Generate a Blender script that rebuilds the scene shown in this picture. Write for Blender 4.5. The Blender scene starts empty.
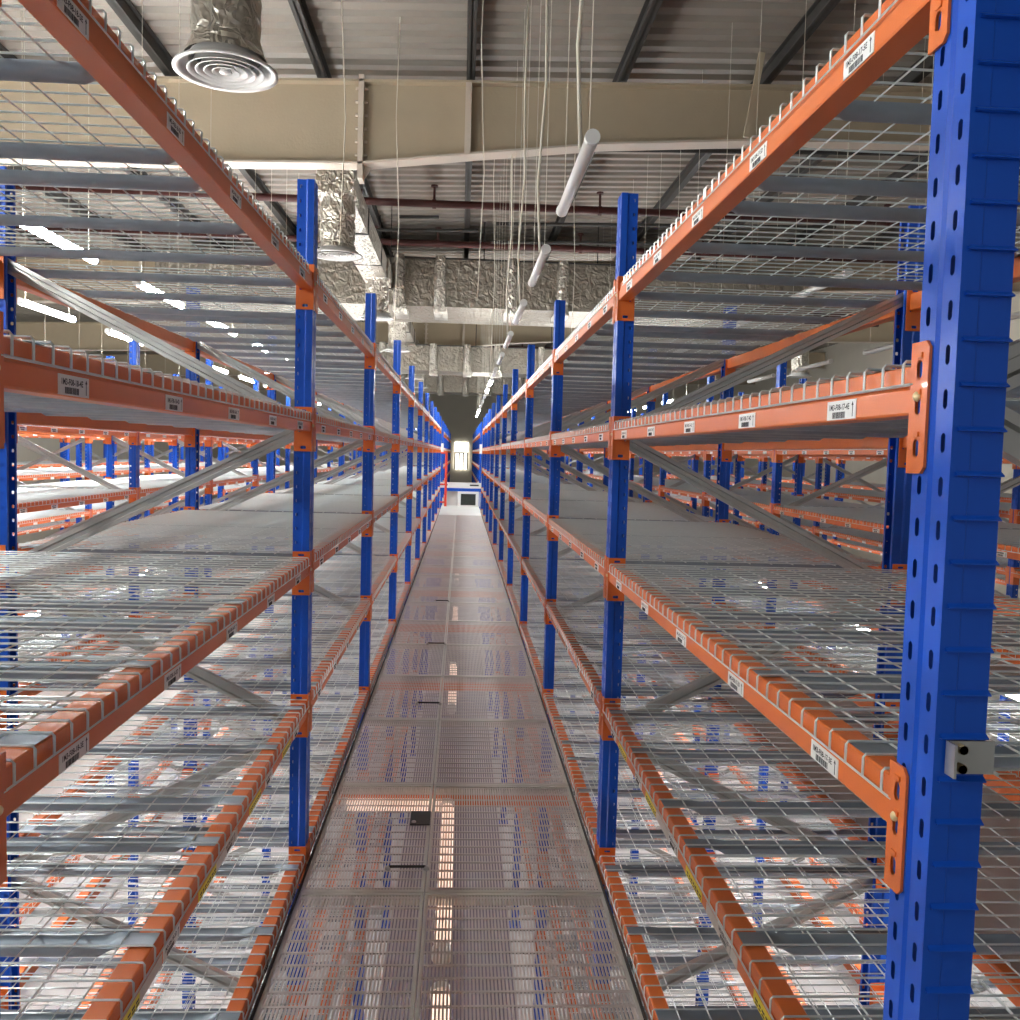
import bpy, math, random
from mathutils import Vector, Matrix

random.seed(7)
PI = math.pi
SC = bpy.context.scene
COL = SC.collection

# ------------------------------------------------------------------ layout (metres)
A = 0.5415            # half clear width of the aisle
D = 1.1135            # rack depth, outer face to outer face
PITCH = D + 2 * A     # rack to rack
BAY = 2.3
PW = 0.086            # upright width along the aisle
Y0 = 1.006            # near face of the first upright
ZG = -2.6             # ground slab
ZT = 2.53             # top of the uprights
PLATE = [2.236, 1.738, 1.224, 0.706, 0.143, -0.38, -0.89, -1.40]   # tops of the beam end plates
TOPS = [p - 0.025 for p in PLATE]                                   # tops of the beams
BH, BD = 0.061, 0.046

# ------------------------------------------------------------------ materials
def new_mat(name):
    m = bpy.data.materials.new(name); m.use_nodes = True
    nt = m.node_tree
    return m, nt, nt.nodes['Principled BSDF']

def paint(name, col, rough=0.4, metal=0.0, var=0.08, scale=9.0, bump=0.0, bscale=60.0, coat=0.0, spec=0.5):
    m, nt, b = new_mat(name)
    b.inputs['Roughness'].default_value = rough
    b.inputs['Metallic'].default_value = metal
    b.inputs['Coat Weight'].default_value = coat
    b.inputs['Specular IOR Level'].default_value = spec
    tc = nt.nodes.new('ShaderNodeTexCoord')
    n = nt.nodes.new('ShaderNodeTexNoise'); n.inputs['Scale'].default_value = scale; n.inputs['Detail'].default_value = 3
    nt.links.new(tc.outputs['Object'], n.inputs['Vector'])
    mx = nt.nodes.new('ShaderNodeMix'); mx.data_type = 'RGBA'
    mx.inputs[6].default_value = (*[c * (1 - var) for c in col], 1)
    mx.inputs[7].default_value = (*[min(1, c * (1 + var)) for c in col], 1)
    nt.links.new(n.outputs['Fac'], mx.inputs[0]); nt.links.new(mx.outputs[2], b.inputs['Base Color'])
    if bump:
        n2 = nt.nodes.new('ShaderNodeTexNoise'); n2.inputs['Scale'].default_value = bscale; n2.inputs['Detail'].default_value = 4
        nt.links.new(tc.outputs['Object'], n2.inputs['Vector'])
        bp = nt.nodes.new('ShaderNodeBump'); bp.inputs['Strength'].default_value = bump; bp.inputs['Distance'].default_value = 0.02
        nt.links.new(n2.outputs['Fac'], bp.inputs['Height']); nt.links.new(bp.outputs['Normal'], b.inputs['Normal'])
    return m

def foil(name, col, rough, scale, dist):
    m, nt, b = new_mat(name)
    b.inputs['Roughness'].default_value = rough; b.inputs['Metallic'].default_value = 0.8
    tc = nt.nodes.new('ShaderNodeTexCoord')
    n = nt.nodes.new('ShaderNodeTexNoise'); n.inputs['Scale'].default_value = scale * 0.5; n.inputs['Detail'].default_value = 2
    nt.links.new(tc.outputs['Object'], n.inputs['Vector'])
    vm = nt.nodes.new('ShaderNodeMixRGB'); vm.blend_type = 'ADD'; vm.inputs[0].default_value = 0.35
    nt.links.new(tc.outputs['Object'], vm.inputs[1]); nt.links.new(n.outputs['Color'], vm.inputs[2])
    v = nt.nodes.new('ShaderNodeTexVoronoi'); v.inputs['Scale'].default_value = scale; v.distance = 'MANHATTAN'
    nt.links.new(vm.outputs[0], v.inputs['Vector'])
    bp = nt.nodes.new('ShaderNodeBump'); bp.inputs['Strength'].default_value = 0.8; bp.inputs['Distance'].default_value = dist
    nt.links.new(v.outputs['Distance'], bp.inputs['Height']); nt.links.new(bp.outputs['Normal'], b.inputs['Normal'])
    mx = nt.nodes.new('ShaderNodeMix'); mx.data_type = 'RGBA'
    mx.inputs[6].default_value = (*[c * 0.75 for c in col], 1); mx.inputs[7].default_value = (*[min(1, c * 1.2) for c in col], 1)
    nt.links.new(n.outputs['Fac'], mx.inputs[0]); nt.links.new(mx.outputs[2], b.inputs['Base Color'])
    return m

def emit(name, col, s):
    m, nt, b = new_mat(name)
    b.inputs['Base Color'].default_value = (0.9, 0.9, 0.9, 1)
    b.inputs['Emission Color'].default_value = (*col, 1)
    b.inputs['Emission Strength'].default_value = s
    return m

M = dict(
    blue=paint('blue_powder_coat', (0.009, 0.092, 0.56), 0.32, 0.0, 0.10, 6, spec=0.35),
    orange=paint('orange_powder_coat', (0.76, 0.170, 0.030), 0.34, 0.0, 0.06, 14, bump=0.05, bscale=400, coat=0.15),
    wire=paint('zinc_wire', (0.72, 0.78, 0.78), 0.30, 0.45, 0.06, 30),
    zinc=paint('galvanised_sheet', (0.33, 0.38, 0.43), 0.36, 0.5, 0.16, 18),
    brace=paint('galvanised_channel', (0.56, 0.56, 0.54), 0.33, 0.8, 0.10, 22),
    plank=paint('walkway_steel', (0.60, 0.555, 0.535), 0.40, 0.45, 0.12, 5),
    lip=paint('walkway_edge_steel', (0.62, 0.61, 0.56), 0.4, 0.5, 0.1, 8),
    dark=paint('dark_steel', (0.045, 0.042, 0.04), 0.5, 0.3, 0.2, 10),
    label=paint('label_paper', (0.86, 0.86, 0.84), 0.5, 0, 0.02, 20),
    ink=paint('black_print', (0.03, 0.03, 0.035), 0.6, 0, 0.02, 20),
    yellow=paint('yellow_sticker', (0.86, 0.72, 0.04), 0.45, 0, 0.04, 20),
    tape=paint('clear_film', (0.62, 0.58, 0.53), 0.3, 0, 0.15, 60),
    bolt=paint('brass_bolt', (0.80, 0.64, 0.36), 0.35, 0.4, 0.05, 40),
    cream=paint('cream_steel', (0.43, 0.355, 0.25), 0.6, 0, 0.05, 5, bump=0.12, bscale=35),
    creaml=paint('cream_flange', (0.56, 0.49, 0.41), 0.55, 0, 0.04, 5),
    roof=paint('roof_sheet', (0.27, 0.24, 0.205), 0.55, 0.0, 0.08, 2),
    purlin=paint('purlin_steel', (0.04, 0.037, 0.034), 0.6, 0.1, 0.2, 4),
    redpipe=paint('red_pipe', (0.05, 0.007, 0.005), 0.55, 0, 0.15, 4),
    foil=foil('foil_wrap', (0.50, 0.465, 0.405), 0.36, 10.0, 0.035),
    foilf=foil('foil_sheet', (0.29, 0.26, 0.215), 0.48, 9.0, 0.022),
    white=paint('white_enamel', (0.80, 0.80, 0.78), 0.4, 0, 0.03, 8),
    tubeoff=paint('frosted_tube', (0.72, 0.71, 0.69), 0.35, 0, 0.04, 8),
    cable=paint('pale_cable', (0.66, 0.62, 0.52), 0.6, 0, 0.05, 8),
    wall=paint('wall_paint', (0.66, 0.61, 0.52), 0.7, 0, 0.05, 1.5),
    slab=paint('pale_slab', (0.70, 0.73, 0.73), 0.25, 0, 0.08, 0.8),
    floorshade=paint('floor_shade', (0.16, 0.14, 0.19), 0.35, 0, 0.1, 2),  # darkness below the gratings, put into the colour
    vane=paint('diffuser_enamel', (0.50, 0.49, 0.47), 0.45, 0, 0.03, 8),
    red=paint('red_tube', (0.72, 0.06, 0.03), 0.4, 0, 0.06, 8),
    wplate=paint('white_plate', (0.78, 0.80, 0.77), 0.4, 0, 0.05, 3),
    screen=paint('dark_grille', (0.03, 0.035, 0.03), 0.3, 0, 0.5, 30),
    lit=emit('lit_tube', (0.97, 1.0, 0.99), 70.0),
    litlow=emit('lit_tube_lower_deck', (1.0, 0.97, 0.94), 36.0), litwarm=emit('lit_tube_warm', (1.0, 0.62, 0.44), 0.62),
    daylight=emit('daylit_window', (1.0, 0.97, 0.86), 2.2),
)

# ------------------------------------------------------------------ mesh helper
class MB:
    def __init__(s): s.v = []; s.f = []; s.mi = []
    def add(s, v, f, mi=0):
        n = len(s.v); s.v += [tuple(p) for p in v]
        s.f += [tuple(i + n for i in q) for q in f]; s.mi += [mi] * len(f); return s
    def box(s, x0, x1, y0, y1, z0, z1, mi=0):
        v = [(x, y, z) for x in (x0, x1) for y in (y0, y1) for z in (z0, z1)]
        return s.add(v, [(0, 1, 3, 2), (4, 6, 7, 5), (0, 4, 5, 1), (2, 3, 7, 6), (0, 2, 6, 4), (1, 5, 7, 3)], mi)
    def sweep(s, path, prof, side=(0, 1, 0), caps=True, mi=0, closed=True):
        """sweep a 2-D profile (a, b): a along 'side', b along side x tangent"""
        P = [Vector(p) for p in path]; n = len(prof); base = len(s.v); S = Vector(side).normalized()
        for i, p in enumerate(P):
            t = (P[min(i + 1, len(P) - 1)] - P[max(i - 1, 0)]).normalized()
            if abs(t.dot(S)) > 0.98: S = Vector((1, 0, 0)) if abs(t.x) < 0.9 else Vector((0, 0, 1))
            a = (S - t * S.dot(t)).normalized(); b = t.cross(a)
            k = 1.0
            if 0 < i < len(P) - 1:
                c = (P[i] - P[i - 1]).normalized().dot((P[i + 1] - P[i]).normalized())
                k = 1 / max(0.5, math.sqrt((1 + c) / 2))
            for (u, w) in prof: s.v.append(tuple(p + a * u + b * w * k))
        m = n if closed else n - 1
        for i in range(len(P) - 1):
            for j in range(m):
                q = base + i * n
                s.f.append((q + j, q + (j + 1) % n, q + n + (j + 1) % n, q + n + j)); s.mi.append(mi)
        if caps and closed:
            s.f.append(tuple(base + j for j in reversed(range(n)))); s.mi.append(mi)
            q = base + (len(P) - 1) * n
            s.f.append(tuple(q + j for j in range(n))); s.mi.append(mi)
        return s
    def tube(s, path, r, n=6, mi=0, caps=True):
        return s.sweep(path, [(r * math.cos(2 * PI * j / n), r * math.sin(2 * PI * j / n)) for j in range(n)], (0, 1, 0), caps, mi)
    def lathe(s, prof, n=24, c=(0, 0, 0), mi=0):
        base = len(s.v); k = len(prof)
        for i in range(n):
            a = 2 * PI * i / n
            for (r, z) in prof: s.v.append((c[0] + r * math.cos(a), c[1] + r * math.sin(a), c[2] + z))
        for i in range(n):
            for j in range(k - 1):
                a, b = base + i * k, base + ((i + 1) % n) * k
                s.f.append((a + j, b + j, b + j + 1, a + j + 1)); s.mi.append(mi)
        return s
    def poly(s, pts, axis, t, mi=0):
        """extrude polygon of 3-D points by vector t"""
        n = len(pts); t = Vector(t)
        v = [Vector(p) for p in pts]; v += [p + t for p in v]
        return s.add(v, [tuple(reversed(range(n))), tuple(range(n, 2 * n))] + [(j, (j + 1) % n, n + (j + 1) % n, n + j) for j in range(n)], mi)
    def merge(s, o, mat):
        n = len(s.v); s.v += [tuple(mat @ Vector(p)) for p in o.v]
        s.f += [tuple(i + n for i in q) for q in o.f]; s.mi += o.mi; return s
    def mesh(s, name, mats, smooth=False):
        me = bpy.data.meshes.new(name); me.from_pydata(s.v, [], s.f)
        for m in (mats if isinstance(mats, (list, tuple)) else [mats]): me.materials.append(M[m] if isinstance(m, str) else m)
        if any(s.mi): me.polygons.foreach_set('material_index', s.mi)
        if smooth: me.polygons.foreach_set('use_smooth', [True] * len(me.polygons))
        me.update(); return me

def link(name, me, parent=None, loc=(0, 0, 0), rz=0.0):
    o = bpy.data.objects.new(name, me); COL.objects.link(o)
    o.location = loc; o.rotation_euler = (0, 0, rz)
    if parent: o.parent = parent
    return o

def tag(o, label, cat, group=None):
    o['label'] = label; o['category'] = cat
    if 'kind' not in o: o['kind'] = 'thing'
    if group: o['group'] = group
    return o

def thing(name, label, cat, loc=(0, 0, 0), rz=0.0, group=None, me=None):
    return tag(link(name, me, None, loc, rz), label, cat, group)

def struct(name, me, loc=(0, 0, 0)):
    o = link(name, me, None, loc); o['kind'] = 'structure'; return o

ORD = ['first', 'second', 'third', 'fourth', 'fifth', 'sixth', 'seventh', 'eighth', 'ninth', 'tenth', 'eleventh', 'twelfth',
       'thirteenth', 'fourteenth', 'fifteenth', 'sixteenth', 'seventeenth', 'eighteenth', 'nineteenth', 'twentieth',
       'twenty-first', 'twenty-second', 'twenty-third', 'twenty-fourth', 'twenty-fifth', 'twenty-sixth']
LEV = ['top', 'second', 'third', 'fourth', 'walkway', 'first below-walkway', 'second below-walkway', 'third below-walkway']
def rowname(k, s): return (['', 'second ', 'third ', 'fourth '][k] + ('right' if s > 0 else 'left') + ' rack')

# ------------------------------------------------------------------ camera
cam = bpy.data.cameras.new('camera'); co = bpy.data.objects.new('camera', cam); COL.objects.link(co); SC.camera = co
yaw, pitch, roll, fpx = 0.05454, 0.06058, 0.02734, 919.42
F = Vector((math.sin(yaw) * math.cos(pitch), math.cos(yaw) * math.cos(pitch), -math.sin(pitch)))
R0 = Vector((math.cos(yaw), -math.sin(yaw), 0)); U0 = R0.cross(F)
R = R0 * math.cos(roll) + U0 * math.sin(roll); U = -R0 * math.sin(roll) + U0 * math.cos(roll)
m = Matrix((R, U, -F)).transposed().to_4x4(); m.translation = (-0.00693, 0, 1.59076)
co.matrix_world = m
cam.sensor_width = 36; cam.lens = fpx / 1020 * 36; cam.clip_start = 0.02; cam.clip_end = 300

# ------------------------------------------------------------------ upright frame meshes
def slot_module(mb, o, du, dv, w, h, hole, hc):
    """rectangle w x h with an eight-cornered hole; o origin, du/dv unit vectors"""
    o, du, dv = Vector(o), Vector(du), Vector(dv)
    hw, hh, ch = hole; cu, cv = hc
    def p(u, v): return o + du * u + dv * v
    c = [p(0, 0), p(w, 0), p(w, h), p(0, h)]
    q = [(cu - hw + ch, cv - hh), (cu + hw - ch, cv - hh), (cu + hw, cv - hh + ch), (cu + hw, cv + hh - ch),
         (cu + hw - ch, cv + hh), (cu - hw + ch, cv + hh), (cu - hw, cv + hh - ch), (cu - hw, cv - hh + ch)]
    mb.add(c + [p(*t) for t in q], [(0, 1, 5, 4), (1, 6, 5), (1, 2, 7, 6), (2, 8, 7), (2, 3, 9, 8), (3, 10, 9), (3, 0, 11, 10), (0, 4, 11)])

H = ZT - ZG
def post_mesh():
    mb = MB(); h = 0.05; n = int(H / h); z0 = H - n * h
    def strip(a, b, za, zb):      # plain vertical strip between two plan points
        mb.add([(*a, za), (*b, za), (*b, zb), (*a, zb)], [(0, 1, 2, 3)])
    w = PW / 2
    ph = ((1.721 - ZG) - z0) % h  # slot phase
    for s in (1, -1):
        for k in range(n):
            z = z0 + k * h
            slot_module(mb, (0, s * 0.006, z), (0, s, 0), (0, 0, 1), w - 0.006, h, (0.0046, 0.0112, 0.003), (0.0185, min(max(ph, 0.013), 0.037)))
            slot_module(mb, (0.028, s * (w - 0.006), z), (1, 0, 0), (0, 0, 1), 0.032, h, (0.0045, 0.006, 0.002), (0.018, 0.025))
        strip((0, s * 0.006), (0, s * w), 0, z0); strip((0.028, s * (w - 0.006)), (0.06, s * (w - 0.006)), 0, z0)
        strip((0, s * 0.006), (0.004, s * 0.002), 0, H)
        strip((0, s * w), (0.022, s * w), 0, H); strip((0.022, s * w), (0.028, s * (w - 0.006)), 0, H)
        strip((0.06, s * (w - 0.006)), (0.06, s * (w - 0.02)), 0, H)
    strip((0.004, 0.002), (0.004, -0.002), 0, H)
    return mb.mesh('upright_post', 'blue')
POST = post_mesh()

def brace_mesh(x0, z0, x1, z1):
    a = Vector((x0, 0, z0)); b = Vector((x1, 0, z1)); t = (b - a).normalized(); nn = Vector((-t.z, 0, t.x))
    prof = [(-0.012, -0.023), (-0.012, -0.010), (-0.002, -0.007), (-0.002, 0.007), (-0.012, 0.010), (-0.012, 0.023),
            (0.012, 0.023), (0.012, 0.010), (0.002, 0.007), (0.002, -0.007), (0.012, -0.010), (0.012, -0.023)]
    mb = MB(); mb.sweep([a, b], prof, (0, 1, 0)); return mb
ZN = [2.22, 1.67, 1.12, 0.57, 0.02, -0.53, -1.08, -1.63, -2.18]   # brace nodes, rear first
BRACES = []
for i in range(len(ZN) - 1):
    xa, xb = (D - 0.035, 0.035) if i % 2 == 0 else (0.035, D - 0.035)
    za, zb = ZN[i] - 0.012 - ZG, ZN[i + 1] + 0.012 - ZG
    BRACES.append(brace_mesh(xa, za, xb, zb).mesh('brace', 'brace'))
HB = MB(); HB.box(0.03, D - 0.03, -0.014, 0.014, 0.1, 0.14); HBM = HB.mesh('horizontal_brace', 'brace')
FOOT = MB(); FOOT.box(-0.02, 0.08, -0.06, 0.06, 0, 0.006); FOOTM = FOOT.mesh('foot_plate', 'blue')
def ribbed_side():
    mb = MB(); y0, y1 = -0.0425, -0.0495; pr = []
    for k in range(int(H / 0.05)):
        z = 0.03 + k * 0.05; pr += [(z, y0), (z + 0.0005, y1), (z + 0.002, y1), (z + 0.006, y0)]
    v = []
    for z, y in pr: v += [(0.005, y, z), (0.060, y, z)]
    return mb.add(v, [(2 * i, 2 * i + 1, 2 * i + 3, 2 * i + 2) for i in range(len(pr) - 1)]).mesh('ribbed_side', 'blue')
RIBM = ribbed_side()

def make_frame(row, s, i, yc, end=False, seg=''):
    X0 = A + row * PITCH
    lab = f'blue upright frame with zigzag braces, {rowname(row, s)}, {ORD[i]} from the {"near" if not seg else "far block"} end'
    t = thing('upright_frame', lab, 'rack frame', (s * (X0 if row % 2 == 0 else X0 + D), yc, ZG), 0 if (s > 0) == (row % 2 == 0) else PI, 'upright rack frames')
    fp = link('front_post', POST, t); link('rear_post', POST, t, (D, 0, 0), PI)
    if end:
        rr = link('ribbed_side', RIBM, fp)
        if s < 0: rr.scale = (1, -1, 1)
    for b in BRACES: link('diagonal_brace', b, t)
    link('base_brace', HBM, t)
    link('foot_plate', FOOTM, t); link('foot_plate', FOOTM, t, (D, 0, 0), PI)
    return t

# ------------------------------------------------------------------ beam meshes (local: centre of the beam, z = top face)
LB = BAY - PW
def beam_body(mb, L):
    # front face at x = 0, upper strip set back behind the hooks
    prof = [(0.003, -0.002), (0.006, 0.0), (BD - 0.003, 0.0), (BD, -0.003), (BD, -BH + 0.003), (BD - 0.003, -BH), (0.002, -BH), (0.0, -BH + 0.003),
            (0.0, -0.030), (0.003, -0.0265)]
    mb.sweep([(0, -L / 2, 0), (0, L / 2, 0)], [(x, -z) for x, z in prof], (1, 0, 0))
    return mb
# sweep frame: side = x, other = x cross t -> z when t = +y
BEAM = beam_body(MB(), LB - 0.008).mesh('beam_tube', 'orange')
def connector(sy):
    """end plate at the +y (sy=1) or -y end: one leg on the upright's face, one on its side, three keyholes"""
    mb = MB(); y = LB / 2; zt = 0.025; hgt = 0.157
    # side leg (against the side of the upright), with slot
    xs = [(-0.004, 0.060)]
    mods = [(zt - hgt, 0.052, (0.010, 0.005, 0.002), (0.030, 0.014)), (zt - hgt + 0.052, 0.052, (0.004, 0.012, 0.001), (0.046, 0.028)), (zt - hgt + 0.104, 0.053, (0.011, 0.004, 0.002), (0.032, 0.040))]
    for (z, h, hole, hc) in mods:
        slot_module(mb, (-0.004, sy * (y - 0.0005), z), (1, 0, 0), (0, 0, 1), 0.062, h, hole, hc)
        slot_module(mb, (-0.004, sy * (y - 0.0045), z), (1, 0, 0), (0, 0, 1), 0.062, h, hole, hc)
    z0, z1 = zt - hgt, zt
    ya, yb = sy * (y - 0.0045), sy * (y - 0.0005)
    mb.add([(0.058, ya, z0), (0.058, yb, z0), (0.058, yb, z1), (0.058, ya, z1)], [(0, 1, 2, 3)])
    mb.add([(-0.004, ya, z1), (-0.004, yb, z1), (0.058, yb, z1), (0.058, ya, z1)], [(0, 1, 2, 3)])
    # front leg over the face of the upright
    y1, y2 = y - 0.008, y + 0.034
    for x in (-0.0045, -0.0008):
        for (zz, hh, hc) in ((z0 + 0.008, 0.047, 0.022), (z0 + 0.055, 0.047, 0.026), (z0 + 0.102, 0.047, 0.022)):
            slot_module(mb, (x, sy * y1, zz), (0, sy, 0), (0, 0, 1), y2 - y1, hh, (0.0065, 0.0115, 0.004), (0.021, hc))
        # chamfered ends
        mb.add([(x, sy * y1, z0), (x, sy * (y2 - 0.008), z0), (x, sy * y2, z0 + 0.008), (x, sy * y1, z0 + 0.008)], [(0, 1, 2, 3)])
        mb.add([(x, sy * y1, z1 - 0.008), (x, sy * y2, z1 - 0.008), (x, sy * (y2 - 0.008), z1), (x, sy * y1, z1)], [(0, 1, 2, 3)])
    e = [(y1, z0), (y2 - 0.008, z0), (y2, z0 + 0.008), (y2, z1 - 0.008), (y2 - 0.008, z1), (y1, z1)]
    v = [(-0.0045, sy * a, b) for a, b in e] + [(-0.0008, sy * a, b) for a, b in e]
    mb.add(v, [(j, (j + 1) % 6, 6 + (j + 1) % 6, 6 + j) for j in range(6)])
    # punched tongue above each hole
    for zz in (z0 + 0.044, z0 + 0.094, z0 + 0.138):
        mb.box(-0.0065, -0.0042, min(sy * (y + 0.008), sy * (y + 0.020)), max(sy * (y + 0.008), sy * (y + 0.020)), zz, zz + 0.006)
    return mb
CONN = {s: connector(s).mesh('end_connector', 'orange') for s in (1, -1)}
def bolt_mesh(sy):
    mb = MB(); v = []; n = 12
    y = sy * (LB / 2 + 0.012); z = -0.040
    prof = [(0.0, -0.0095), (0.004, -0.009), (0.006, -0.007), (0.0065, -0.0045)]
    for r, x in prof:
        for i in range(n): v.append((x, y + r * math.cos(2 * PI * i / n), z + r * math.sin(2 * PI * i / n)))
    f = [(a * n + i, a * n + (i + 1) % n, (a + 1) * n + (i + 1) % n, (a + 1) * n + i) for a in range(3) for i in range(n)]
    return mb.add(v, f).mesh('lock_bolt', 'bolt', True)
BOLT = {s: bolt_mesh(s) for s in (1, -1)}
LABY = [-0.888, -0.446, 0.003, 0.452, 0.896]
def label_plate():
    mb = MB(); return mb.box(-0.0010, 0.0004, -0.05, 0.05, -0.0590, -0.0315)
LABM = label_plate().mesh('barcode_label', 'label')
def print_far():
    mb = MB(); rnd = random.Random(3)
    y = 0.040
    while y > -0.022:
        w = rnd.choice((0.003, 0.005)); mb.box(-0.0013, -0.0009, y - w, y, -0.0435, -0.036); y -= w + 0.002
    y = 0.028
    while y > -0.018:
        w = rnd.choice((0.001, 0.002, 0.003)); mb.box(-0.0013, -0.0009, y - w, y, -0.0560, -0.0470); y -= w + 0.0015
    mb.box(-0.0013, -0.0009, -0.041, -0.0395, -0.0560, -0.037)
    return mb.mesh('printed_code', 'ink')
PFAR = print_far()
def text_print(txt):
    cu = bpy.data.curves.new('code', 'FONT'); cu.body = txt; cu.size = 0.0118; cu.align_x = 'LEFT'; cu.resolution_u = 2; cu.offset = 0.0003
    o = bpy.data.objects.new('code', cu); COL.objects.link(o)
    dg = bpy.context.evaluated_depsgraph_get()
    me = bpy.data.meshes.new_from_object(o.evaluated_get(dg)); bpy.data.objects.remove(o)
    mb = MB()
    w = max(v.co.x for v in me.vertices); k = 0.072 / w
    # reading direction is -y, up is +z, facing -x
    mb.add([(-0.0013, 0.043 - v.co.x * k, -0.0450 + v.co.y) for v in me.vertices], [tuple(p.vertices) for p in me.polygons])
    rnd = random.Random(txt); y = 0.030
    while y > -0.014:
        w = rnd.choice((0.0008, 0.0014, 0.0024)); mb.box(-0.0013, -0.0009, y - w, y, -0.0570, -0.0480); y -= w + rnd.choice((0.001, 0.0016))
    mb.box(-0.0013, -0.0009, -0.0405, -0.0390, -0.0560, -0.039)
    mb.add([(-0.0013, -0.0360, -0.0400), (-0.0013, -0.0435, -0.0400), (-0.0013, -0.03975, -0.0345)], [(0, 1, 2)])
    return mb.mesh('printed_code', 'ink')
def sticker():
    mb = MB(); mb.box(-0.0012, 0.0003, -0.07, 0.07, -0.058, -0.036, 0)
    rnd = random.Random(5); y = 0.06
    while y > -0.06:
        w = rnd.choice((0.006, 0.01, 0.014)); mb.box(-0.0014, -0.0010, y - w, y, -0.049, -0.045, 1); mb.box(-0.0014, -0.0010, y - w, y, -0.055, -0.052, 1); y -= w + 0.006
    return mb.mesh('caution_sticker', ['yellow', 'ink'])
STK = sticker()
FILM = MB().box(-0.0011, 0.0003, -0.11, 0.11, -0.0585, -0.035).mesh('label_film', 'tape')
# plain one-piece beam for places where its fittings are too small to see
def whole_beam():
    mb = beam_body(MB(), LB - 0.008)
    for s in (1, -1):
        y = LB / 2
        mb.box(-0.004, 0.058, min(s * (y - 0.0045), s * (y - 0.0005)), max(s * (y - 0.0045), s * (y - 0.0005)), 0.025 - 0.157, 0.025)
        mb.box(-0.0045, -0.0008, min(s * (y - 0.016), s * (y + 0.034)), max(s * (y - 0.016), s * (y + 0.034)), 0.025 - 0.157, 0.025)
    for y in LABY: mb.box(-0.0010, 0.0004, y - 0.05, y + 0.05, -0.059, -0.0325, 1)
    return mb
WB = whole_beam(); WBM = WB.mesh('load_beam', ['orange', 'label'])

def beam_xform(row, s, front, yc, lev):
    X0 = A + row * PITCH
    x = s * X0 if front else s * (X0 + D)
    rz = 0 if (s > 0) == front else PI
    return (x, yc, TOPS[lev]), rz

def make_beam(row, s, front, i, yc, lev, detail, seg=''):
    loc, rz = beam_xform(row, s, front, yc, lev)
    where = 'front' if front else 'back'
    lab = f'orange {where} beam, {rowname(row, s)}, {LEV[lev]} level, {ORD[i]} bay' + (' beyond the cross aisle' if seg else '')
    if front and lev < 5 and not seg: lab = lab.replace('beam,', 'beam with barcode labels,')
    if detail == 0:
        return thing('load_beam', lab, 'rack beam', loc, rz, 'orange load beams', WBM)
    t = thing('load_beam', lab, 'rack beam', loc, rz, 'orange load beams')
    link('beam_tube', BEAM, t)
    for e in (1, -1):
        c = link('end_connector', CONN[e], t)
        if detail > 1: link('lock_bolt', BOLT[e], c)
    near = -1 if rz == 0 else 1     # local y sign of the end nearer the viewer
    for j, y in enumerate(LABY):
        l = link('barcode_label', LABM, t, (0, y, 0))
        if detail > 1 and front and lev < 4:
            k = j if rz == 0 else 4 - j
            col = ('17' if s > 0 else '18') if i == 0 else ('15' if s > 0 else '16')
            link('printed_code', text_print(f'1M3-F08-{col}-{5 - lev}{"EDCBA"[k]}'), l)
        else:
            link('printed_code', PFAR, l)
    if detail > 1 and front and lev == 3:
        for y in (-0.70, -0.2, 0.27, 0.72): link('caution_sticker', STK, t, (0, near * -y, 0))
        for y in (-0.52, 0.06): link('label_film', FILM, t, (0, near * -y + 0.1, 0))
    return t

# ------------------------------------------------------------------ wire deck meshes (local: x from the front face, y centred, z = top of beam)
NW, WP = 20, 0.055
def deck_wires(r=0.0020, n=4):
    mb = MB()
    for j in range(NW):
        y = (j - (NW - 1) / 2) * WP
        mb.tube([(-0.0035, y, -0.0245), (-0.0035, y, 0.001), (-0.0005, y, 0.0048), (D + 0.0005, y, 0.0048), (D + 0.0035, y, 0.001), (D + 0.0035, y, -0.0245)], r, n)
    hl = NW / 2 * WP - 0.02
    xs = [0.062 + 0.0825 * k for k in range(13)]
    for x in xs: mb.tube([(x, -hl, 0.0005), (x, hl, 0.0005)], r, n)
    for x in (-0.0035, D + 0.0035): mb.tube([(x, -hl - 0.02, -0.025), (x, hl + 0.02, -0.025)], r, n)
    return mb
def support(mb=None, y0=0.0):
    """inverted channel: flattened tongues on the beams, a rolled trough between them"""
    mb = mb or MB(); st = []
    def sec(x, dz, w, dep, lift):
        pts = []
        for k in range(9):
            a = PI * k / 8
            pts.append((x, y0 - w * math.cos(a), lift - dep * math.sin(a)))
        return pts
    xs = [(0.004, 0.025, 0.0008, 0.0012), (0.052, 0.025, 0.0008, 0.0012), (0.078, 0.030, 0.010, -0.0005), (0.105, 0.023, 0.026, -0.002),
          (D - 0.105, 0.023, 0.026, -0.002), (D - 0.078, 0.030, 0.010, -0.0005), (D - 0.052, 0.025, 0.0008, 0.0012), (D - 0.004, 0.025, 0.0008, 0.0012)]
    v = []; f = []
    for (x, w, dep, lift) in xs: v += sec(x, 0, w, dep, lift)
    for i in range(len(xs) - 1):
        for k in range(8): f.append((i * 9 + k, i * 9 + k + 1, (i + 1) * 9 + k + 1, (i + 1) * 9 + k))
    return mb.add(v, f)
WIRES = deck_wires().mesh('wire_mesh', 'wire')
SUPP = support().mesh('support_channel', 'zinc', True)
SUPY = (-0.43, 0.0, 0.43)
def deck_whole(r, n):
    mb = deck_wires(r, n); k = len(mb.f)
    for y in SUPY: support(mb, y)
    for q in range(k, len(mb.f)): mb.mi[q] = 1
    return mb
WD = deck_whole(0.0021, 3); WDM = WD.mesh('wire_deck', ['wire', 'zinc'])

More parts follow.
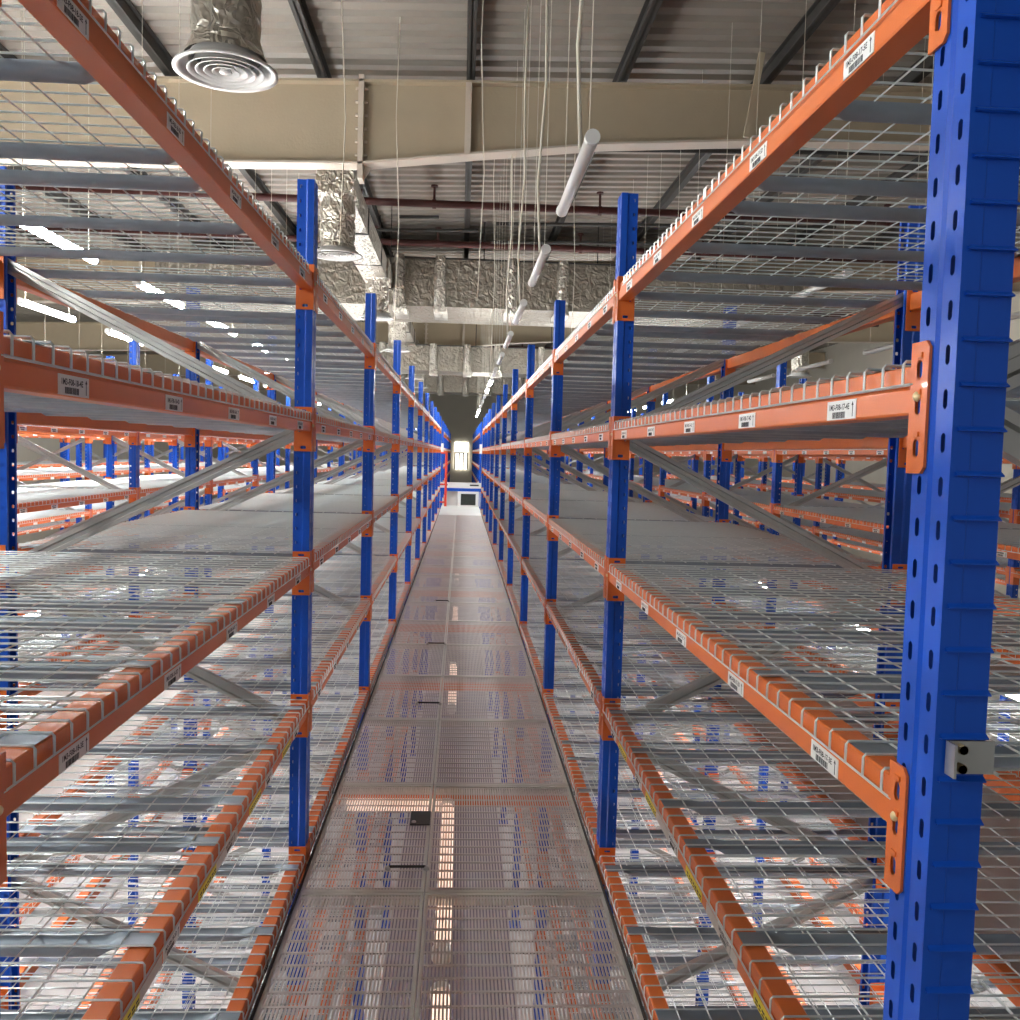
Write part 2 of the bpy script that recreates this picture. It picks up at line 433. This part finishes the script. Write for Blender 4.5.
def deck_offsets(lev): return {0: (-0.60, 0.46), 3: (-0.53, 0.58)}.get(lev, (-0.555, 0.555))
def deck_xform(row, s, yc, lev, h):
    off = deck_offsets(lev)[h] * 1.0
    return (s * (A + row * PITCH), yc + off, TOPS[lev] + 0.0008), (0 if s > 0 else PI)
def make_deck(row, s, i, yc, lev, h, detail, seg=''):
    loc, rz = deck_xform(row, s, yc, lev, h)
    lab = f'galvanized wire deck, {rowname(row, s)}, {LEV[lev]} level, {ORD[i]} bay, {("nearer", "farther")[h]} half' + (', beyond the cross aisle' if seg else '')
    if not detail:
        return thing('wire_deck', lab, 'wire shelf', loc, rz, 'wire shelf decks', WDM)
    t = thing('wire_deck', lab, 'wire shelf', loc, rz, 'wire shelf decks')
    link('wire_mesh', WIRES, t)
    for y in SUPY: link('support_channel', SUPP, t, (0, y, 0))
    return t

# ------------------------------------------------------------------ racks
def seen(x, y):      # roughly within reach of the view, with a margin for a step aside
    return y > 0 and abs(x) < 0.70 * y + 1.6

SEGA = [(i, Y0 + BAY * i) for i in range(11)]
YB = 27.4
SEGB = [(i, YB + BAY * i) for i in range(9)]
beams, decks = [], []
for row in range(4):
    for s in (1, -1):
        xm = A + row * PITCH
        for i, y in SEGA:
            if row == 0 or seen(xm, y + 0.5):
                make_frame(row, s, i, y + PW / 2, end=(row == 0 and i == 0))
        if row < 2:
            for i, y in SEGB: make_frame(row, s, i, y + PW / 2, seg='B')
        for seg, posts in (('', SEGA), ('B', SEGB)):
            if seg and row > 1: continue
            for i, y in posts[:-1]:
                yc = y + PW + LB / 2
                if not seen(xm, yc + 1.1): continue
                for lev in range(8 if (row < 2 and not seg and i < 6) else 5):
                    d = math.hypot(xm + 0.5, yc) * (1 + 0.30 * (lev >= 5) + 0.9 * row + 0.25 * (lev == 4 and row > 0) + (0.5 if seg else 0))
                    beams.append((d, row, s, True, i, yc, lev, seg)); beams.append((d * 1.15, row, s, False, i, yc, lev, seg))
                    for h in (0, 1): decks.append((d + 0.3 * h, row, s, i, yc, lev, h, seg))
beams.sort(key=lambda t: t[0]); decks.sort(key=lambda t: t[0])
NMAX = 290
for n, (d, row, s, fr, i, yc, lev, seg) in enumerate(beams[:NMAX]):
    det = 2 if (row == 0 and i == 0 and fr and lev < 5) else (1 if (row == 0 and i < 4 and lev < 5) or (row == 1 and i < 4 and lev in (1, 2)) else 0)
    make_beam(row, s, fr, i, yc, lev, det, seg)
for n, (d, row, s, i, yc, lev, h, seg) in enumerate(decks[:NMAX]):
    make_deck(row, s, i, yc, lev, h, (row == 0 and i < 5 and lev < 6), seg)

def gather(proto, xforms):
    import numpy as np
    V = np.array(proto.v); mb_f = proto.f; out = MB(); n = len(V)
    vs = []
    for k, (loc, rz) in enumerate(xforms):
        c = 1.0 if rz == 0 else -1.0
        W = V.copy(); W[:, 0] *= c; W[:, 1] *= c; W += np.array(loc); vs.append(W)
        out.f += [tuple(a + k * n for a in q) for q in mb_f]; out.mi += proto.mi
    out.v = np.concatenate(vs).tolist(); return out
rb = [beam_xform(row, s, fr, yc, lev) for (d, row, s, fr, i, yc, lev, seg) in beams[NMAX:]]
if rb:
    o = link('distant_load_beams', gather(WB, rb).mesh('distant_load_beams', ['orange', 'label'])); o['kind'] = 'stuff'
    tag(o, 'remaining orange beams of the racks farther off and below', 'rack beam', 'orange load beams')
WDL = deck_whole(0.0022, 3)
rd = [deck_xform(row, s, yc, lev, h) for (d, row, s, i, yc, lev, h, seg) in decks[NMAX:]]
if rd:
    o = link('distant_wire_decks', gather(WDL, rd).mesh('distant_wire_decks', ['wire', 'zinc'])); o['kind'] = 'stuff'
    tag(o, 'remaining wire shelf decks of the racks farther off and below', 'wire shelf', 'wire shelf decks')
print('beams', len(beams), 'decks', len(decks))

# clip with two bolts on the side of the near right upright
t = thing('bracket_clip', 'small steel bracket with two brass bolts on near right blue upright', 'bracket', (A + 0.017, Y0 - 0.004, 1.260))
mb = MB(); mb.box(-0.004, 0.05, -0.003, 0.0, -0.019, 0.019); mb.box(-0.006, -0.003, -0.02, 0.0, -0.019, 0.019); link('plate', mb.mesh('plate', 'brace'), t)
for z in (-0.011, 0.011):
    mb = MB()
    for i in range(2): mb.tube([(0.009, -0.003, z), (0.009, -0.012, z)], 0.0055, 8)
    link('bolt', mb.mesh('bolt', 'bolt'), t)

# ------------------------------------------------------------------ walkways
WX, JX = 0.522, -0.097
ZF, KF = 0.075, 0.953     # walkway surface, and its panel rhythm
def plank_mesh(x0, x1, L):
    mb = MB(); bp = 0.0106; n = int((x1 - x0 - 0.012) / bp)
    st = (x1 - x0 - 0.010) / n
    for k in range(n):
        x = x0 + 0.008 + k * st; mb.box(x, x + 0.0058, -L / 2, L / 2, -0.006, -0.001)
    m = 15
    for k in range(m):
        y = -L / 2 + (k + 0.5) * L / m; mb.box(x0, x1, y - 0.0045, y + 0.0045, -0.0045, 0.0)
    return mb
def plank_frame(x0, x1, L):
    mb = MB()
    for sgn in (1, -1):
        y = sgn * (L / 2 - 0.009); mb.box(x0, x1, y - 0.009, y + 0.009, -0.035, 0.0022)
    for x in (x0, x1 - 0.009): mb.box(x, x + 0.009, -L / 2, L / 2, -0.035, 0.0018)
    return mb
PL = 1.08 * KF
YP0 = 3.243 * KF - 3 * PL
halves = [(-WX, JX - 0.002, 'left'), (JX + 0.002, WX, 'right')]
PM = [(plank_mesh(a, b, PL - 0.004).mesh('perforated_sheet', 'plank'), plank_frame(a, b, PL - 0.004).mesh('edge_frame', 'lip')) for a, b, _ in halves]
nrow = 0; k = 0
while YP0 + (k + 1) * PL < 22.7:
    y = YP0 + (k + 0.5) * PL
    for h in (0, 1):
        t = thing('floor_grating', f'{("narrow left", "wide right")[h]} perforated steel walkway panel, {ORD[k]} row along the aisle', 'walkway panel', (0, y, ZF), 0, 'walkway panels')
        link('perforated_sheet', PM[h][0], t); link('edge_frame', PM[h][1], t)
    k += 1
for row in (1, 2):
    for s in (1, -1):
        mb = MB(); mb.box(-WX, WX, 2, 24, -0.035, 0.0)
        thing('walkway_floor', f'grey steel walkway in the {["", "first", "second"][row]} aisle over on the {"right" if s > 0 else "left"}', 'walkway', (s * row * PITCH, 0, ZF), 0, 'neighbouring walkways', mb.mesh('walkway_floor', 'plank'))
# edge angles beside the panels
for s, n in ((-1, 1), (1, 2)):
    mb = MB(); mb.box(min(s * 0.5235, s * 0.5300), max(s * 0.5235, s * 0.5300), 0, 24, -0.05, 0.008)
    struct(f'trim_{n}', mb.mesh('edge_angle', 'dark'), (0, 0, ZF))
mb = MB(); mb.box(-0.007, 0.007, -0.5, 0.5, -0.040, -0.0365)
# handles and cover plate
def handle(x0, x1, y, lab):
    t = thing('lifting_handle', lab, 'handle', ((x0 + x1) / 2, y * KF, ZF + 0.0025), 0, 'panel lifting handles')
    w = (x1 - x0) / 2; mb = MB(); mb.tube([(-w, 0, 0.001), (-w, 0, 0.008), (-w * 0.9, 0, 0.011), (w * 0.9, 0, 0.011), (w, 0, 0.008), (w, 0, 0.001)], 0.005, 8)
    link('grip', mb.mesh('grip', 'dark'), t)
    for sx in (-1, 1):
        mb = MB(); mb.lathe([(0.001, 0.014), (0.008, 0.012), (0.010, 0.006), (0.011, 0)], 12, (sx * w, 0, 0)); link('end_boss', mb.mesh('end_boss', 'brace', True), t)
for i, yy in enumerate((3.425, 5.73, 7.55, 9.75)):
    handle(-0.236, -0.098, yy, f'dark bar handle with bright ends on walkway, {ORD[i]} from the near end')
t = thing('cover_plate', 'small dark square cover plate with screw set in walkway', 'cover plate', (-0.140, 3.915 * KF, ZF + 0.002))
mb = MB(); mb.box(-0.040, 0.042, -0.07, 0.07, 0, 0.004); link('plate', mb.mesh('plate', 'dark'), t)
mb = MB(); mb.lathe([(0.001, 0.009), (0.008, 0.008), (0.010, 0.004)], 12, (-0.024, -0.045, 0)); link('screw', mb.mesh('screw', 'white', True), t)
# joists under the walkway
k = 0
while YP0 + k * PL < 22.6:
    mb = MB(); mb.box(-A + 0.004, A - 0.004, -0.03, 0.03, -0.115, -0.038)
    if k % 2 == 0:
        thing('walkway_joist', f'orange cross joist under the walkway, {ORD[k // 2]} from the near end', 'joist', (0, YP0 + k * PL + 0.07, ZF), 0, 'joists under the walkway', mb.mesh('walkway_joist', 'orange'))
    k += 1

# ------------------------------------------------------------------ far end of the aisle
mb = MB(); mb.box(-0.53, 0.53, 22.35, 26.4, ZF - 0.03, ZF + 0.004)
thing('landing_plate', 'white steel landing plate at the far end of walkway', 'floor plate', (0, 0, 0), 0, None, mb.mesh('landing_plate', 'wplate'))
mb = MB(); mb.box(-0.53, 0.53, 26.42, 46, ZF - 0.03, ZF)
thing('far_walkway', 'dim walkway continuing between the far racks', 'walkway', (0, 0, 0), 0, None, mb.mesh('far_walkway', 'plank'))
t = thing('barrier', 'white barrier rail with blue band across the far walkway', 'barrier', (-0.04, 26.1, ZF))
mb = MB(); mb.box(-0.62, 0.62, -0.03, 0.03, 0.52, 0.68); link('rail', mb.mesh('rail', 'white'), t)
mb = MB(); mb.box(-0.62, 0.62, -0.034, 0.026, 0.43, 0.515); link('band', mb.mesh('band', 'blue'), t)
for x in (-0.60, 0.58):
    mb = MB(); mb.box(x, x + 0.02, -0.02, 0.02, 0.004, 0.52); link('post', mb.mesh('post', 'white'), t)
for x0, x1 in ((-0.60, -0.33), (0.30, 0.55)):
    mb = MB(); mb.box(x0, x1, -0.0315, -0.029, 0.585, 0.625); link('dark_strip', mb.mesh('dark_strip', 'dark'), t)
t = thing('equipment_box', 'white box with dark grille standing below the barrier', 'box', (0.22, 26.0, ZF + 0.004))
mb = MB(); mb.box(-0.30, 0.30, -0.05, 0.3, 0, 0.04); mb.box(-0.30, 0.30, -0.05, 0.3, 0.36, 0.42); mb.box(-0.30, -0.21, -0.05, 0.3, 0.04, 0.36); mb.box(0.21, 0.30, -0.05, 0.3, 0.04, 0.36)
link('housing', mb.mesh('housing', 'white'), t)
mb = MB(); mb.box(-0.21, 0.21, -0.02, 0.02, 0.04, 0.36); link('grille', mb.mesh('grille', 'screen'), t)
t = thing('red_gate', 'red tubular gate standing open beside the far left rack', 'gate', (-0.42, 25.9, ZF))
for x in (-0.28, 0.0):
    mb = MB(); mb.tube([(x, 0, 0.004), (x, 0, 1.52)], 0.035, 8); link('post', mb.mesh('post', 'red'), t)
for z in (0.12, 0.62, 1.50):
    mb = MB(); mb.tube([(-0.28, 0, z), (0, 0, z)], 0.024, 8); link('rung', mb.mesh('rung', 'red'), t)
for s in (1, -1):
    mb = MB(); mb.box(-0.06, 0.06, -0.006, 0.0, -0.14, 0.14)
    thing('rack_sign', f'white sign plate on the {"right" if s > 0 else "left"} end post beyond the cross aisle', 'sign', (s * (A + 0.05), YB - 0.005, 1.72), 0, None, mb.mesh('rack_sign', 'white'))

# ------------------------------------------------------------------ building shell
mb = MB(); mb.box(-16, 16, -14, 62, ZG - 0.1, ZG); struct('floor', mb.mesh('floor', 'slab'))
mb = MB(); mb.box(-A + 0.02, A - 0.02, -2, 40, ZG, ZG + 0.006); struct('floor_shade_strip', mb.mesh('floor_shade_strip', 'floorshade'))  # dark strip added to deepen the view down through the gratings
def roof_z(x): return 6.12 + 0.036 * x
mb = MB(); y = -12.0; prof = []
while y < 62:
    prof += [(y, 0), (y + 0.12, 0), (y + 0.16, 0.05), (y + 0.26, 0.05)]; y += 0.30
v = []; f = []
for (yy, dz) in prof: v += [(-16, yy, roof_z(-16) + dz), (16, yy, roof_z(16) + dz)]
for j in range(len(prof) - 1): f.append((2 * j, 2 * j + 1, 2 * j + 3, 2 * j + 2))
mb.add(v, f); struct('ceiling', mb.mesh('ceiling', 'roof'))
mb = MB(); mb.box(-16.2, -16, -2, 62, ZG, 7); struct('wall_left', mb.mesh('wall_left', 'wall'))
mb = MB(); mb.box(16, 16.2, -2, 62, ZG, 7); struct('wall_right', mb.mesh('wall_right', 'wall'))
mb = MB(); mb.box(-16, 16, 62, 62.2, ZG, 7); struct('wall_back', mb.mesh('wall_back', 'wall'))
w1 = struct('window_1', MB().box(-0.45, 0.45, 61.9, 61.95, 0.5, 2.3).mesh('pane', 'daylight'))
mb = MB()
for x in (-0.42, -0.14, 0.14, 0.42): mb.box(x - 0.05, x + 0.05, 61.8, 61.88, 0.5, 1.6)
mb.box(-0.47, 0.47, 61.8, 61.88, 1.55, 1.65); link('window_frame', mb.mesh('window_frame', 'creaml'), w1)

def girder(Y, dy):
    top = [(-15.9, 5.29), (0, 5.86), (1.5, 5.91), (15.9, 6.42)]
    bot = [(-15.9, 4.45), (-1.25, 4.90), (0.013, 5.06), (1.54, 5.24), (3.33, 5.36), (15.9, 5.75)]
    i = ORD[dy]
    t = thing('roof_girder', f'cream tapered steel roof girder, {i} from the near end', 'girder', (0, Y, 0), 0, 'roof girders')
    mb = MB(); mb.poly([(x, -0.008, z) for x, z in bot] + [(x, -0.008, z) for x, z in reversed(top)], 'y', (0, 0.016, 0)); link('web', mb.mesh('web', 'cream'), t)
    mb = MB(); mb.sweep([(x, 0, z - 0.01) for x, z in bot], [(-0.13, -0.012), (0.13, -0.012), (0.13, 0.012), (-0.13, 0.012)]); link('bottom_flange', mb.mesh('bottom_flange', 'creaml'), t)
    mb = MB(); mb.sweep([(x, 0, z) for x, z in top], [(-0.13, -0.012), (0.13, -0.012), (0.13, 0.012), (-0.13, 0.012)]); link('top_flange', mb.mesh('top_flange', 'cream'), t)
    def zb(x):
        for (xa, za), (xb, zc) in zip(bot, bot[1:]):
            if xa <= x <= xb: return za + (zc - za) * (x - xa) / (xb - xa)
    for x in (-7.1, -0.02, 5.6, 9.5):
        mb = MB(); mb.box(x - 0.035, x + 0.035, -0.13, -0.008, zb(x), 5.86 + 0.036 * x - 0.012); link('stiffener', mb.mesh('stiffener', 'creaml'), t)
    mb = MB(); x = -1.25; mb.box(x - 0.03, x + 0.03, -0.13, 0.13, 4.72, 5.88); mb.poly([(x + 0.03, -0.01, 4.72), (x + 0.12, -0.01, 4.86), (x + 0.03, -0.01, 4.90)], 'y', (0, 0.02, 0))
    link('splice_plate', mb.mesh('splice_plate', 'creaml'), t)
    for k in range(6):
        for sx in (-1, 1):
            b = MB(); b.tube([(x + sx * 0.07 - 0.0, -0.04, 5.0 + k * 0.15), (x + sx * 0.03, -0.04, 5.0 + k * 0.15)], 0.018, 6); link('splice_bolt', b.mesh('splice_bolt', 'creaml'), t)
for n, Y in enumerate((1.4, 11.0, 20.9, 30.5, 40.1, 49.7)): girder(Y, n)

n = 0
for x in (-8.7, -6.95, -5.2, -3.45, -1.72, 0.0, 1.78, 3.5, 5.25, 7.0, 8.75):
    mb = MB(); z = roof_z(x)
    mb.box(x - 0.05, x + 0.05, -6, 61, z - 0.19, z - 0.17); mb.box(x - 0.008, x + 0.008, -6, 61, z - 0.19, z - 0.01); mb.box(x - 0.05, x + 0.05, -6, 61, z - 0.02, z - 0.004)
    o = struct(f'trim_{n + 3}', mb.mesh('purlin', 'purlin')); n += 1
# sprinkler pipes
for n, (Y, z) in enumerate(((15.5, 5.68), (18.0, 5.59), (25.0, 5.6), (26.4, 5.6), (35, 5.6))):
    t = thing('sprinkler_pipe', f'dark red sprinkler pipe across the roof, {ORD[n]} from the near end', 'pipe', (0, Y, z), 0, 'sprinkler pipes')
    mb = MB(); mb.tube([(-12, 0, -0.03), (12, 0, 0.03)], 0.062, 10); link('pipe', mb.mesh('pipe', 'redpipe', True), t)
    for x in (-6.7, -4.2, -1.75, 0.0 - (n % 2) * 0.0 - 0.55, 2.2, 4.6, 7.1):
        mb = MB(); mb.tube([(x, 0, 0), (x, 0, 0.28)], 0.022, 6); mb.tube([(x, 0, 0.27), (x, 0, 0.30)], 0.06, 8); mb.tube([(x - 0.03, 0, 0), (x + 0.03, 0, 0)], 0.08, 8)
        link('sprinkler_head', mb.mesh('sprinkler_head', 'redpipe'), t)
# dark bracing rods
for n, (xa, xb, Y, z) in enumerate(((-9, -0.7, 12.5, 5.75), (0.55, 7, 13.0, 5.85), (-1.2, -0.5, 16.6, 5.75), (-2.6, 0.2, 17.2, 5.62), (0.5, 6.5, 16.2, 5.60), (0.45, 8, 17.6, 5.60))):
    mb = MB(); mb.tube([(xa, 0, 0), (xb, 0, 0.03 * (xb - xa))], 0.03, 8)
    thing('bracing_rod', f'thin dark rod under the roof sheets, {ORD[n]} of the roof rods', 'rod', (0, Y, z - 0.03), 0, 'roof rods', mb.mesh('bracing_rod', 'purlin'))

# ------------------------------------------------------------------ ducts and diffusers
def wrap_box(x0, x1, y0, y1, z0, z1, seed, step=0.35, amp=0.018):
    rnd = random.Random(seed); mb = MB()
    def grid(o, du, dv, nu, nv):
        b = len(mb.v); o, du, dv = Vector(o), Vector(du), Vector(dv); nn = du.cross(dv).normalized()
        for i in range(nu + 1):
            for j in range(nv + 1):
                e = 0 < i < nu and 0 < j < nv
                mb.v.append(tuple(o + du * (i / nu) + dv * (j / nv) + nn * (rnd.uniform(-amp, amp) if e else 0)))
        for i in range(nu):
            for j in range(nv):
                q = b + i * (nv + 1) + j; mb.f.append((q, q + nv + 1, q + nv + 2, q + 1)); mb.mi.append(0)
    nx, ny, nz = [max(2, int(abs(d) / step)) for d in (x1 - x0, y1 - y0, z1 - z0)]
    X, Yv, Z = (x1 - x0, 0, 0), (0, y1 - y0, 0), (0, 0, z1 - z0)
    grid((x0, y0, z0), X, Z, nx, nz); grid((x1, y1, z0), (x0 - x1, 0, 0), Z, nx, nz)
    grid((x0, y1, z0), (0, y0 - y1, 0), Z, ny, nz); grid((x1, y0, z0), Yv, Z, ny, nz)
    grid((x0, y1, z0), X, (0, y0 - y1, 0), nx, ny); grid((x0, y0, z1), X, Yv, nx, ny)
    return mb
def cross_duct(Y, dep, z0, z1, lab, straps):
    t = thing('air_duct', lab, 'duct', (0, Y, 0), 0, 'foil wrapped ducts')
    link('duct_body', wrap_box(-6, 7, 0, dep, z0, z1, int(Y)).mesh('duct_body', 'foilf', True), t)
    for x in straps:
        mb = MB(); mb.lathe([(0.11, 0), (0.12, 0.2), (0.105, (z1 - z0) * 0.5), (0.12, (z1 - z0) * 0.8), (0.09, z1 - z0 + 0.05)], 12, (x, -0.03, z0))
        mb.box(x - 0.12, x + 0.14, -0.05, dep * 0.5, z0 - 0.10, z0 + 0.05)
        link('foil_joint', mb.mesh('foil_joint', 'foil', True), t)
    for x in (-4.5, -2.2, 0.35, 2.6, 5.0):
        link('hanger_rod', MB().tube([(x, 0.05, z1), (x, 0.05, roof_z(x) - 0.002)], 0.012, 6).mesh('hanger_rod', 'dark'), t)
    mb = MB(); mb.box(-6, 7, -0.015, 0.0, z1 - 0.01, z1 + 0.02); link('edge_angle', mb.mesh('edge_angle', 'dark'), t)
cross_duct(18.35, 2.3, 4.45, 5.38, 'wide foil duct across the roof, the nearest crosswise one', (-3.2, -1.30, -0.50, 0.905, 1.92, 3.2))
cross_duct(27.6, 1.4, 4.0, 4.75, 'wide foil duct across the roof behind the nearest crosswise one', (-2.4, -0.9, 0.1, 1.0, 2.3))
cross_duct(37.0, 1.4, 4.0, 4.8, 'wide foil duct across the roof, the farthest crosswise one', (-2.4, -0.9, 0.1, 1.0, 2.3))
def run_duct(y0, y1, lab, n):
    t = thing('air_duct', lab, 'duct', (-1.655, y0, 0), 0, 'foil wrapped ducts')
    link('duct_body', wrap_box(-0.22, 0.22, 0, y1 - y0, 4.72, 5.07, n, 0.18, 0.016).mesh('duct_body', 'foil', True), t)
    for yy in (0.4, (y1 - y0) - 0.4):
        link('hanger_rod', MB().tube([(0, yy, 5.0), (0, yy, roof_z(-1.655) - 0.002)], 0.01, 6).mesh('hanger_rod', 'dark'), t)
    y = 1.6
    while y < y1 - y0:
        mb = MB(); mb.box(-0.235, 0.235, y - 0.02, y + 0.02, 4.705, 5.085); link('joint_band', mb.mesh('joint_band', 'dark'), t); y += 2.2
run_duct(12.05, 18.3, 'foil duct running along the aisle up to the wide crosswise duct', 3)
run_duct(20.7, 27.5, 'foil duct running along the aisle between two crosswise ducts', 4)
run_duct(29.1, 36.9, 'foil duct running along the aisle far off', 5)
def diffuser(x, y, z, lab, arm=True, sc=1.0):
    t = thing('air_diffuser', lab, 'air diffuser', (x, y, z), 0, 'round air diffusers'); t.scale = (sc, sc, sc)
    prof = [(0.215, 0.10), (0.23, 0.05), (0.318, 0.012), (0.320, 0.0), (0.285, 0.004), (0.262, 0.05)]
    link('rim', MB().lathe(prof, 40).mesh('rim', 'vane', True), t)
    for r in (0.235, 0.185, 0.135, 0.085):
        link('cone_ring', MB().lathe([(r, 0.0), (r - 0.006, -0.004), (r - 0.032, 0.03), (r - 0.05, 0.075)], 40).mesh('cone_ring', 'vane', True), t)
    link('centre_cone', MB().lathe([(0.002, -0.006), (0.035, -0.004), (0.04, 0.0), (0.02, 0.04)], 24).mesh('centre_cone', 'vane', True), t)
    rnd = random.Random(lab)
    mb = MB(); mb.lathe([(0.215 + rnd.uniform(-0.012, 0.012) + (0.03 if k in (0, 9) else 0), 0.08 + 0.64 * k / 9) for k in range(10)], 24); link('neck', mb.mesh('neck', 'foil', True), t)
    link('backing', MB().lathe([(0.001, 0.09), (0.214, 0.09)], 24).mesh('backing', 'dark'), t)
    if arm:
        link('plenum_box', wrap_box(-0.24, 0.22, -0.22, 0.26, 0.71, 1.06, 5, 0.12, 0.012).mesh('plenum_box', 'foil', True), t)
    for sx in (-1, 1):
        mb = MB(); mb.tube([(sx * 0.24, 0, 1.0), (sx * 0.24, 0, 2.05)], 0.008, 5); link('hanger', mb.mesh('hanger', 'dark'), t)
diffuser(-1.535, 6.0, 3.925, 'large round white air diffuser with rings near the top left')
for n, y in enumerate((11.8, 17.2, 22.6, 31.0, 35.2)):
    diffuser(-1.62, y, 4.01, ['round air diffuser under foil neck above the first left blue upright', 'round air diffuser hanging in front of the wide crosswise duct',
             'round air diffuser just beyond the wide crosswise duct', 'round air diffuser by the second crosswise duct', 'farthest round air diffuser along the left duct'][n])
diffuser(8.3, 22.5, 3.7, 'round air diffuser far off over the right racks', True, 0.95)

# ------------------------------------------------------------------ lamps
TUBE = MB(); TUBE.tube([(0, -0.60, 0), (0, 0.60, 0)], 0.031, 16)
CAP = MB(); CAP.tube([(0, -0.625, 0.004), (0, -0.59, 0.004)], 0.034, 16); CAP2 = MB(); CAP2.tube([(0, 0.59, 0.004), (0, 0.625, 0.004)], 0.034, 16)
TM = {k: TUBE.mesh('lamp_tube', k, True) for k in ('tubeoff', 'lit', 'litlow')}
TUBE = MB(); TUBE.tube([(0, -0.60, 0), (0, 0.60, 0)], 0.028, 12); TM['litwarm'] = TUBE.mesh('lamp_tube', 'litwarm', True)
CM = [CAP.mesh('end_cap', 'white'), CAP2.mesh('end_cap', 'white')]
HMS = {}
def hang(x, z):
    k = round(roof_z(x) - z - 0.002, 3)
    if k not in HMS: HMS[k] = MB().tube([(0, 0, 0.03), (0, 0, k)], 0.0024, 5).mesh('suspension_wire', 'cable')
    return HMS[k]
def lamp(x, y, z, kind, lab, group, wires=True, cable=False):
    t = thing('tube_lamp', lab, 'lamp', (x, y, z), 0, group)
    link('lamp_tube', TM[kind], t)
    for c in CM: link('end_cap', c, t)
    if wires:
        for yy in (-0.5, 0.5): link('suspension_wire', hang(x, z), t, (0, yy, 0))
    if cable:
        mb = MB(); mb.tube([(-0.02, -0.35, 0.04), (-0.05, -0.38, 0.5), (-0.01, -0.36, 1.2), (-0.03, -0.4, 2.0), (-0.02, -0.4, 2.9)], 0.010, 6); link('power_cable', mb.mesh('power_cable', 'cable', True), t)
for n in range(14):
    y = 4.72 + 2.23 * n
    if n > 8: y += 0.4
    on = n in (6, 7) or n >= 11
    lamp(0.535, y, 2.985, 'lit' if on else 'tubeoff', f'{"lit" if on else "unlit white"} tube lamp hung over the aisle, {ORD[n]} from the near end', 'tube lamps over the aisle', True, n < 4)
for r, (x, ys) in enumerate(((-2.73, [-2.0 + 2.1 * k for k in range(14)] + [30 + 4 * k for k in range(7)]), (-4.28, [1.0 + 2.2 * k for k in range(13)]), (-6.6, [3 + 2.3 * k for k in range(12)]))):  # first row's unseen near lamps and far lamps are added for their light
    for n, y in enumerate(ys):
        if abs(y - 4.4) < 0.8 and r == 0: continue
        lamp(x, y, 2.93, 'lit', f'lit tube lamp in the {ORD[r]} lamp row left of the aisle, {ORD[n]} along', 'lit tube lamps on the left')
for r, (x, ys) in enumerate(((2.75, [5.0 + 2.2 * k for k in range(11)]), (4.95, [6 + 2.3 * k for k in range(11)]))):
    for n, y in enumerate(ys):
        on = n >= 6 if r == 0 else n >= 5
        lamp(x, y, 2.96, 'lit' if on else 'tubeoff', f'{"lit" if on else "unlit"} tube lamp in the {ORD[r]} lamp row right of the aisle, {ORD[n]} along', 'tube lamps on the right')
# lamps of the deck below
for c, x in enumerate((-0.030, -PITCH, PITCH, -2 * PITCH, 2 * PITCH)):
    for n, y in enumerate((3.55, 6.4, 9.2, 12.5, 16)) if c else enumerate((2.17, 3.44, 6.6, 9.4, 12.5)):
        lamp(x, y, (0.0 if n == 1 else -0.10) if c == 0 else -0.20, 'litwarm' if c == 0 else 'litlow', f'lit tube lamp under the {["middle walkway", "first left walkway", "first right walkway", "second left walkway", "second right walkway"][c]}, {ORD[n]} from the near end', 'tube lamps of the lower deck', False)
t = thing('tube_lamp', 'added glowing tube for the bright crosswise band under the left walkway gratings', 'lamp', (-0.275, 4.075, 0.0), PI / 2)  # glowing tube added to make the bright band across the gratings
link('lamp_tube', MB().tube([(0, -0.225, 0), (0, 0.205, 0)], 0.028, 12).mesh('lamp_tube', 'litwarm', True), t)
for a, b in ((-0.245, -0.22), (0.205, 0.23)): link('end_cap', MB().tube([(0, a, 0), (0, b, 0)], 0.031, 12).mesh('end_cap', 'white'), t)
# loose hanging cables
for n, (x, y, z0) in enumerate(((0.10, 8.0, 2.9), (-1.0, 7.4, 3.2), (0.33, 11.6, 2.6), (-0.75, 9.9, 2.9), (1.35, 11.8, 2.8))):
    mb = MB(); mb.tube([(0, 0, 0), (0.03, 0, (6 - z0) * 0.35), (-0.02, 0, (6 - z0) * 0.7), (0.0, 0, roof_z(x) - z0 - 0.002)], 0.005, 6)
    thing('hanging_cable', f'thin pale cable hanging from the roof, {ORD[n]} of the loose ones', 'cable', (x, y, z0), 0, 'loose hanging cables', mb.mesh('hanging_cable', 'cable', True))

mb = MB(); mb.sweep([(-0.14, 0, -0.95), (0, 0, 0)], [(-0.02, -0.035), (0.02, -0.035), (0.02, 0.035), (-0.02, 0.035)])
thing('hanging_strut', 'cream strut hanging from the roof before the near girder, over the right rack', 'strut', (3.30, 10.6, roof_z(3.3) - 0.01), 0, None, mb.mesh('hanging_strut', 'cream'))
# ------------------------------------------------------------------ world and view
w = bpy.data.worlds.new('world'); SC.world = w; w.use_nodes = True
bg = w.node_tree.nodes['Background']; bg.inputs[0].default_value = (1.0, 0.98, 0.95, 1); bg.inputs[1].default_value = 0.12
SC.view_settings.view_transform = 'Standard'; SC.view_settings.look = 'None'
SC.view_settings.gamma = 1; SC.view_settings.use_curve_mapping = False
SC.view_settings.exposure = 1.03
SC.cycles.max_bounces = 6; SC.cycles.diffuse_bounces = 4; SC.cycles.glossy_bounces = 3; SC.cycles.transparent_max_bounces = 4
